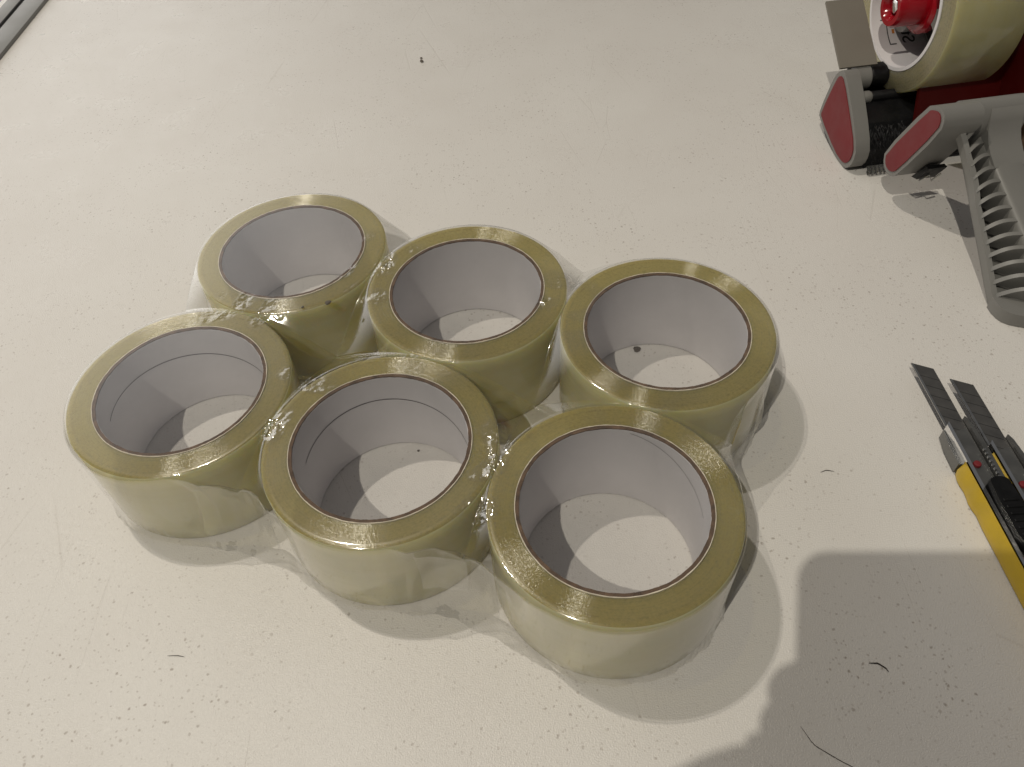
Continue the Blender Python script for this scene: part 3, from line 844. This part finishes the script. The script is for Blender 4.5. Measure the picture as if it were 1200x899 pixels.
fibre([(-1.545, 1.352, 0), (-1.50, 1.35, 0), (-1.47, 1.342, 0)], .0016, 'thin brown fibre on the table in front of the front left roll')

# ------------------------------------------------------------------ the phone that takes the picture and the hand that holds it (they cast the shadow at lower right)
PC = CAM + RIGHT*.60 - UP*.25 - FWD*.075
ph = thing('smartphone', 'black smartphone held sideways above the table, casting the rounded shadow', 'phone')
ph.matrix_world = Matrix(((RIGHT.x, UP.x, -FWD.x, PC.x*S), (RIGHT.y, UP.y, -FWD.y, PC.y*S), (RIGHT.z, UP.z, -FWD.z, PC.z*S), (0, 0, 0, 1)))
def rrect(w_, h_, r_, n=8):
    o_ = []
    for cx, cy, a0 in ((w_/2-r_, h_/2-r_, 0), (-w_/2+r_, h_/2-r_, PI/2), (-w_/2+r_, -h_/2+r_, PI), (w_/2-r_, -h_/2+r_, 1.5*PI)):
        for i in range(n+1):
            a = a0+PI/2*i/n; o_.append((cx+r_*math.cos(a), cy+r_*math.sin(a)))
    return o_
ZZ = lambda d, x, y: Vector((x, y, d))
finish('phone_body', bevel(prism(rrect(1.49, .73, .11), ZZ, -.038, .038), .01, 2), M['black'], ph)
finish('phone_screen', prism(rrect(1.42, .66, .08), ZZ, .0385, .041), M['screen'], ph)

def skin_mesh(name, verts, edges, radii, mat, sub=1):
    me = bpy.data.meshes.new(name); me.from_pydata([tuple(Vector(v)*S) for v in verts], edges, []); me.update()
    o = bpy.data.objects.new(name, me); col.objects.link(o)
    md = o.modifiers.new('skin', 'SKIN'); md.use_smooth_shade = True
    for i, r_ in enumerate(radii): me.skin_vertices[0].data[i].radius = (r_*S, r_*S)
    me.skin_vertices[0].data[0].use_root = True
    sb_ = o.modifiers.new('sub', 'SUBSURF'); sb_.levels = sub; sb_.render_levels = sub
    me.materials.append(mat); return o
def PP(r, u, b): return PC + RIGHT*r + UP*u - FWD*b
hv = [PP(-.88, -.38, .20), PP(-.78, -.27, .20), PP(-1.30, -.52, .26), PP(-1.75, -.84, .38)]; he = [(0, 1), (0, 2), (2, 3)]; hr = [.215, .165, .20, .215]
def chain(root, pts, rs):
    last = root
    for p_, r_ in zip(pts, rs):
        hv.append(p_); hr.append(r_); he.append((last, len(hv)-1)); last = len(hv)-1
# fingers close round the end of the phone onto its back, the thumb stays on the screen side
chain(1, [PP(-.79, -.15, .09), PP(-.78, -.13, -.06), PP(-.68, -.11, -.12), PP(-.54, -.11, -.12)], [.07, .07, .07, .06])
chain(1, [PP(-.83, -.24, .08), PP(-.80, -.23, -.06), PP(-.68, -.22, -.12), PP(-.50, -.22, -.12)], [.08, .075, .07, .065])
chain(0, [PP(-.83, -.38, .06), PP(-.79, -.37, -.07), PP(-.66, -.36, -.12), PP(-.50, -.35, -.12)], [.085, .075, .07, .06])
chain(0, [PP(-.80, -.50, .06), PP(-.74, -.49, -.06), PP(-.62, -.47, -.12), PP(-.48, -.45, -.11)], [.075, .07, .065, .055])
chain(1, [PP(-.68, -.22, .18), PP(-.58, -.16, .12), PP(-.46, -.12, .11)], [.09, .085, .07])
person = thing('person', 'left hand and dark sleeve of the person holding the phone above the table', 'person')
h_ = skin_mesh('hand', hv, he, hr, M['skin'], 2); h_.parent = person
sv = [PP(-1.60, -.74, .34), PP(-2.1, -1.10, .55), PP(-2.8, -1.7, 1.0), PP(-3.5, -2.4, 1.8)]
s_ = skin_mesh('sleeve', sv, [(0, 1), (1, 2), (2, 3)], [.27, .33, .42, .50], M['cloth'], 2); s_.parent = person
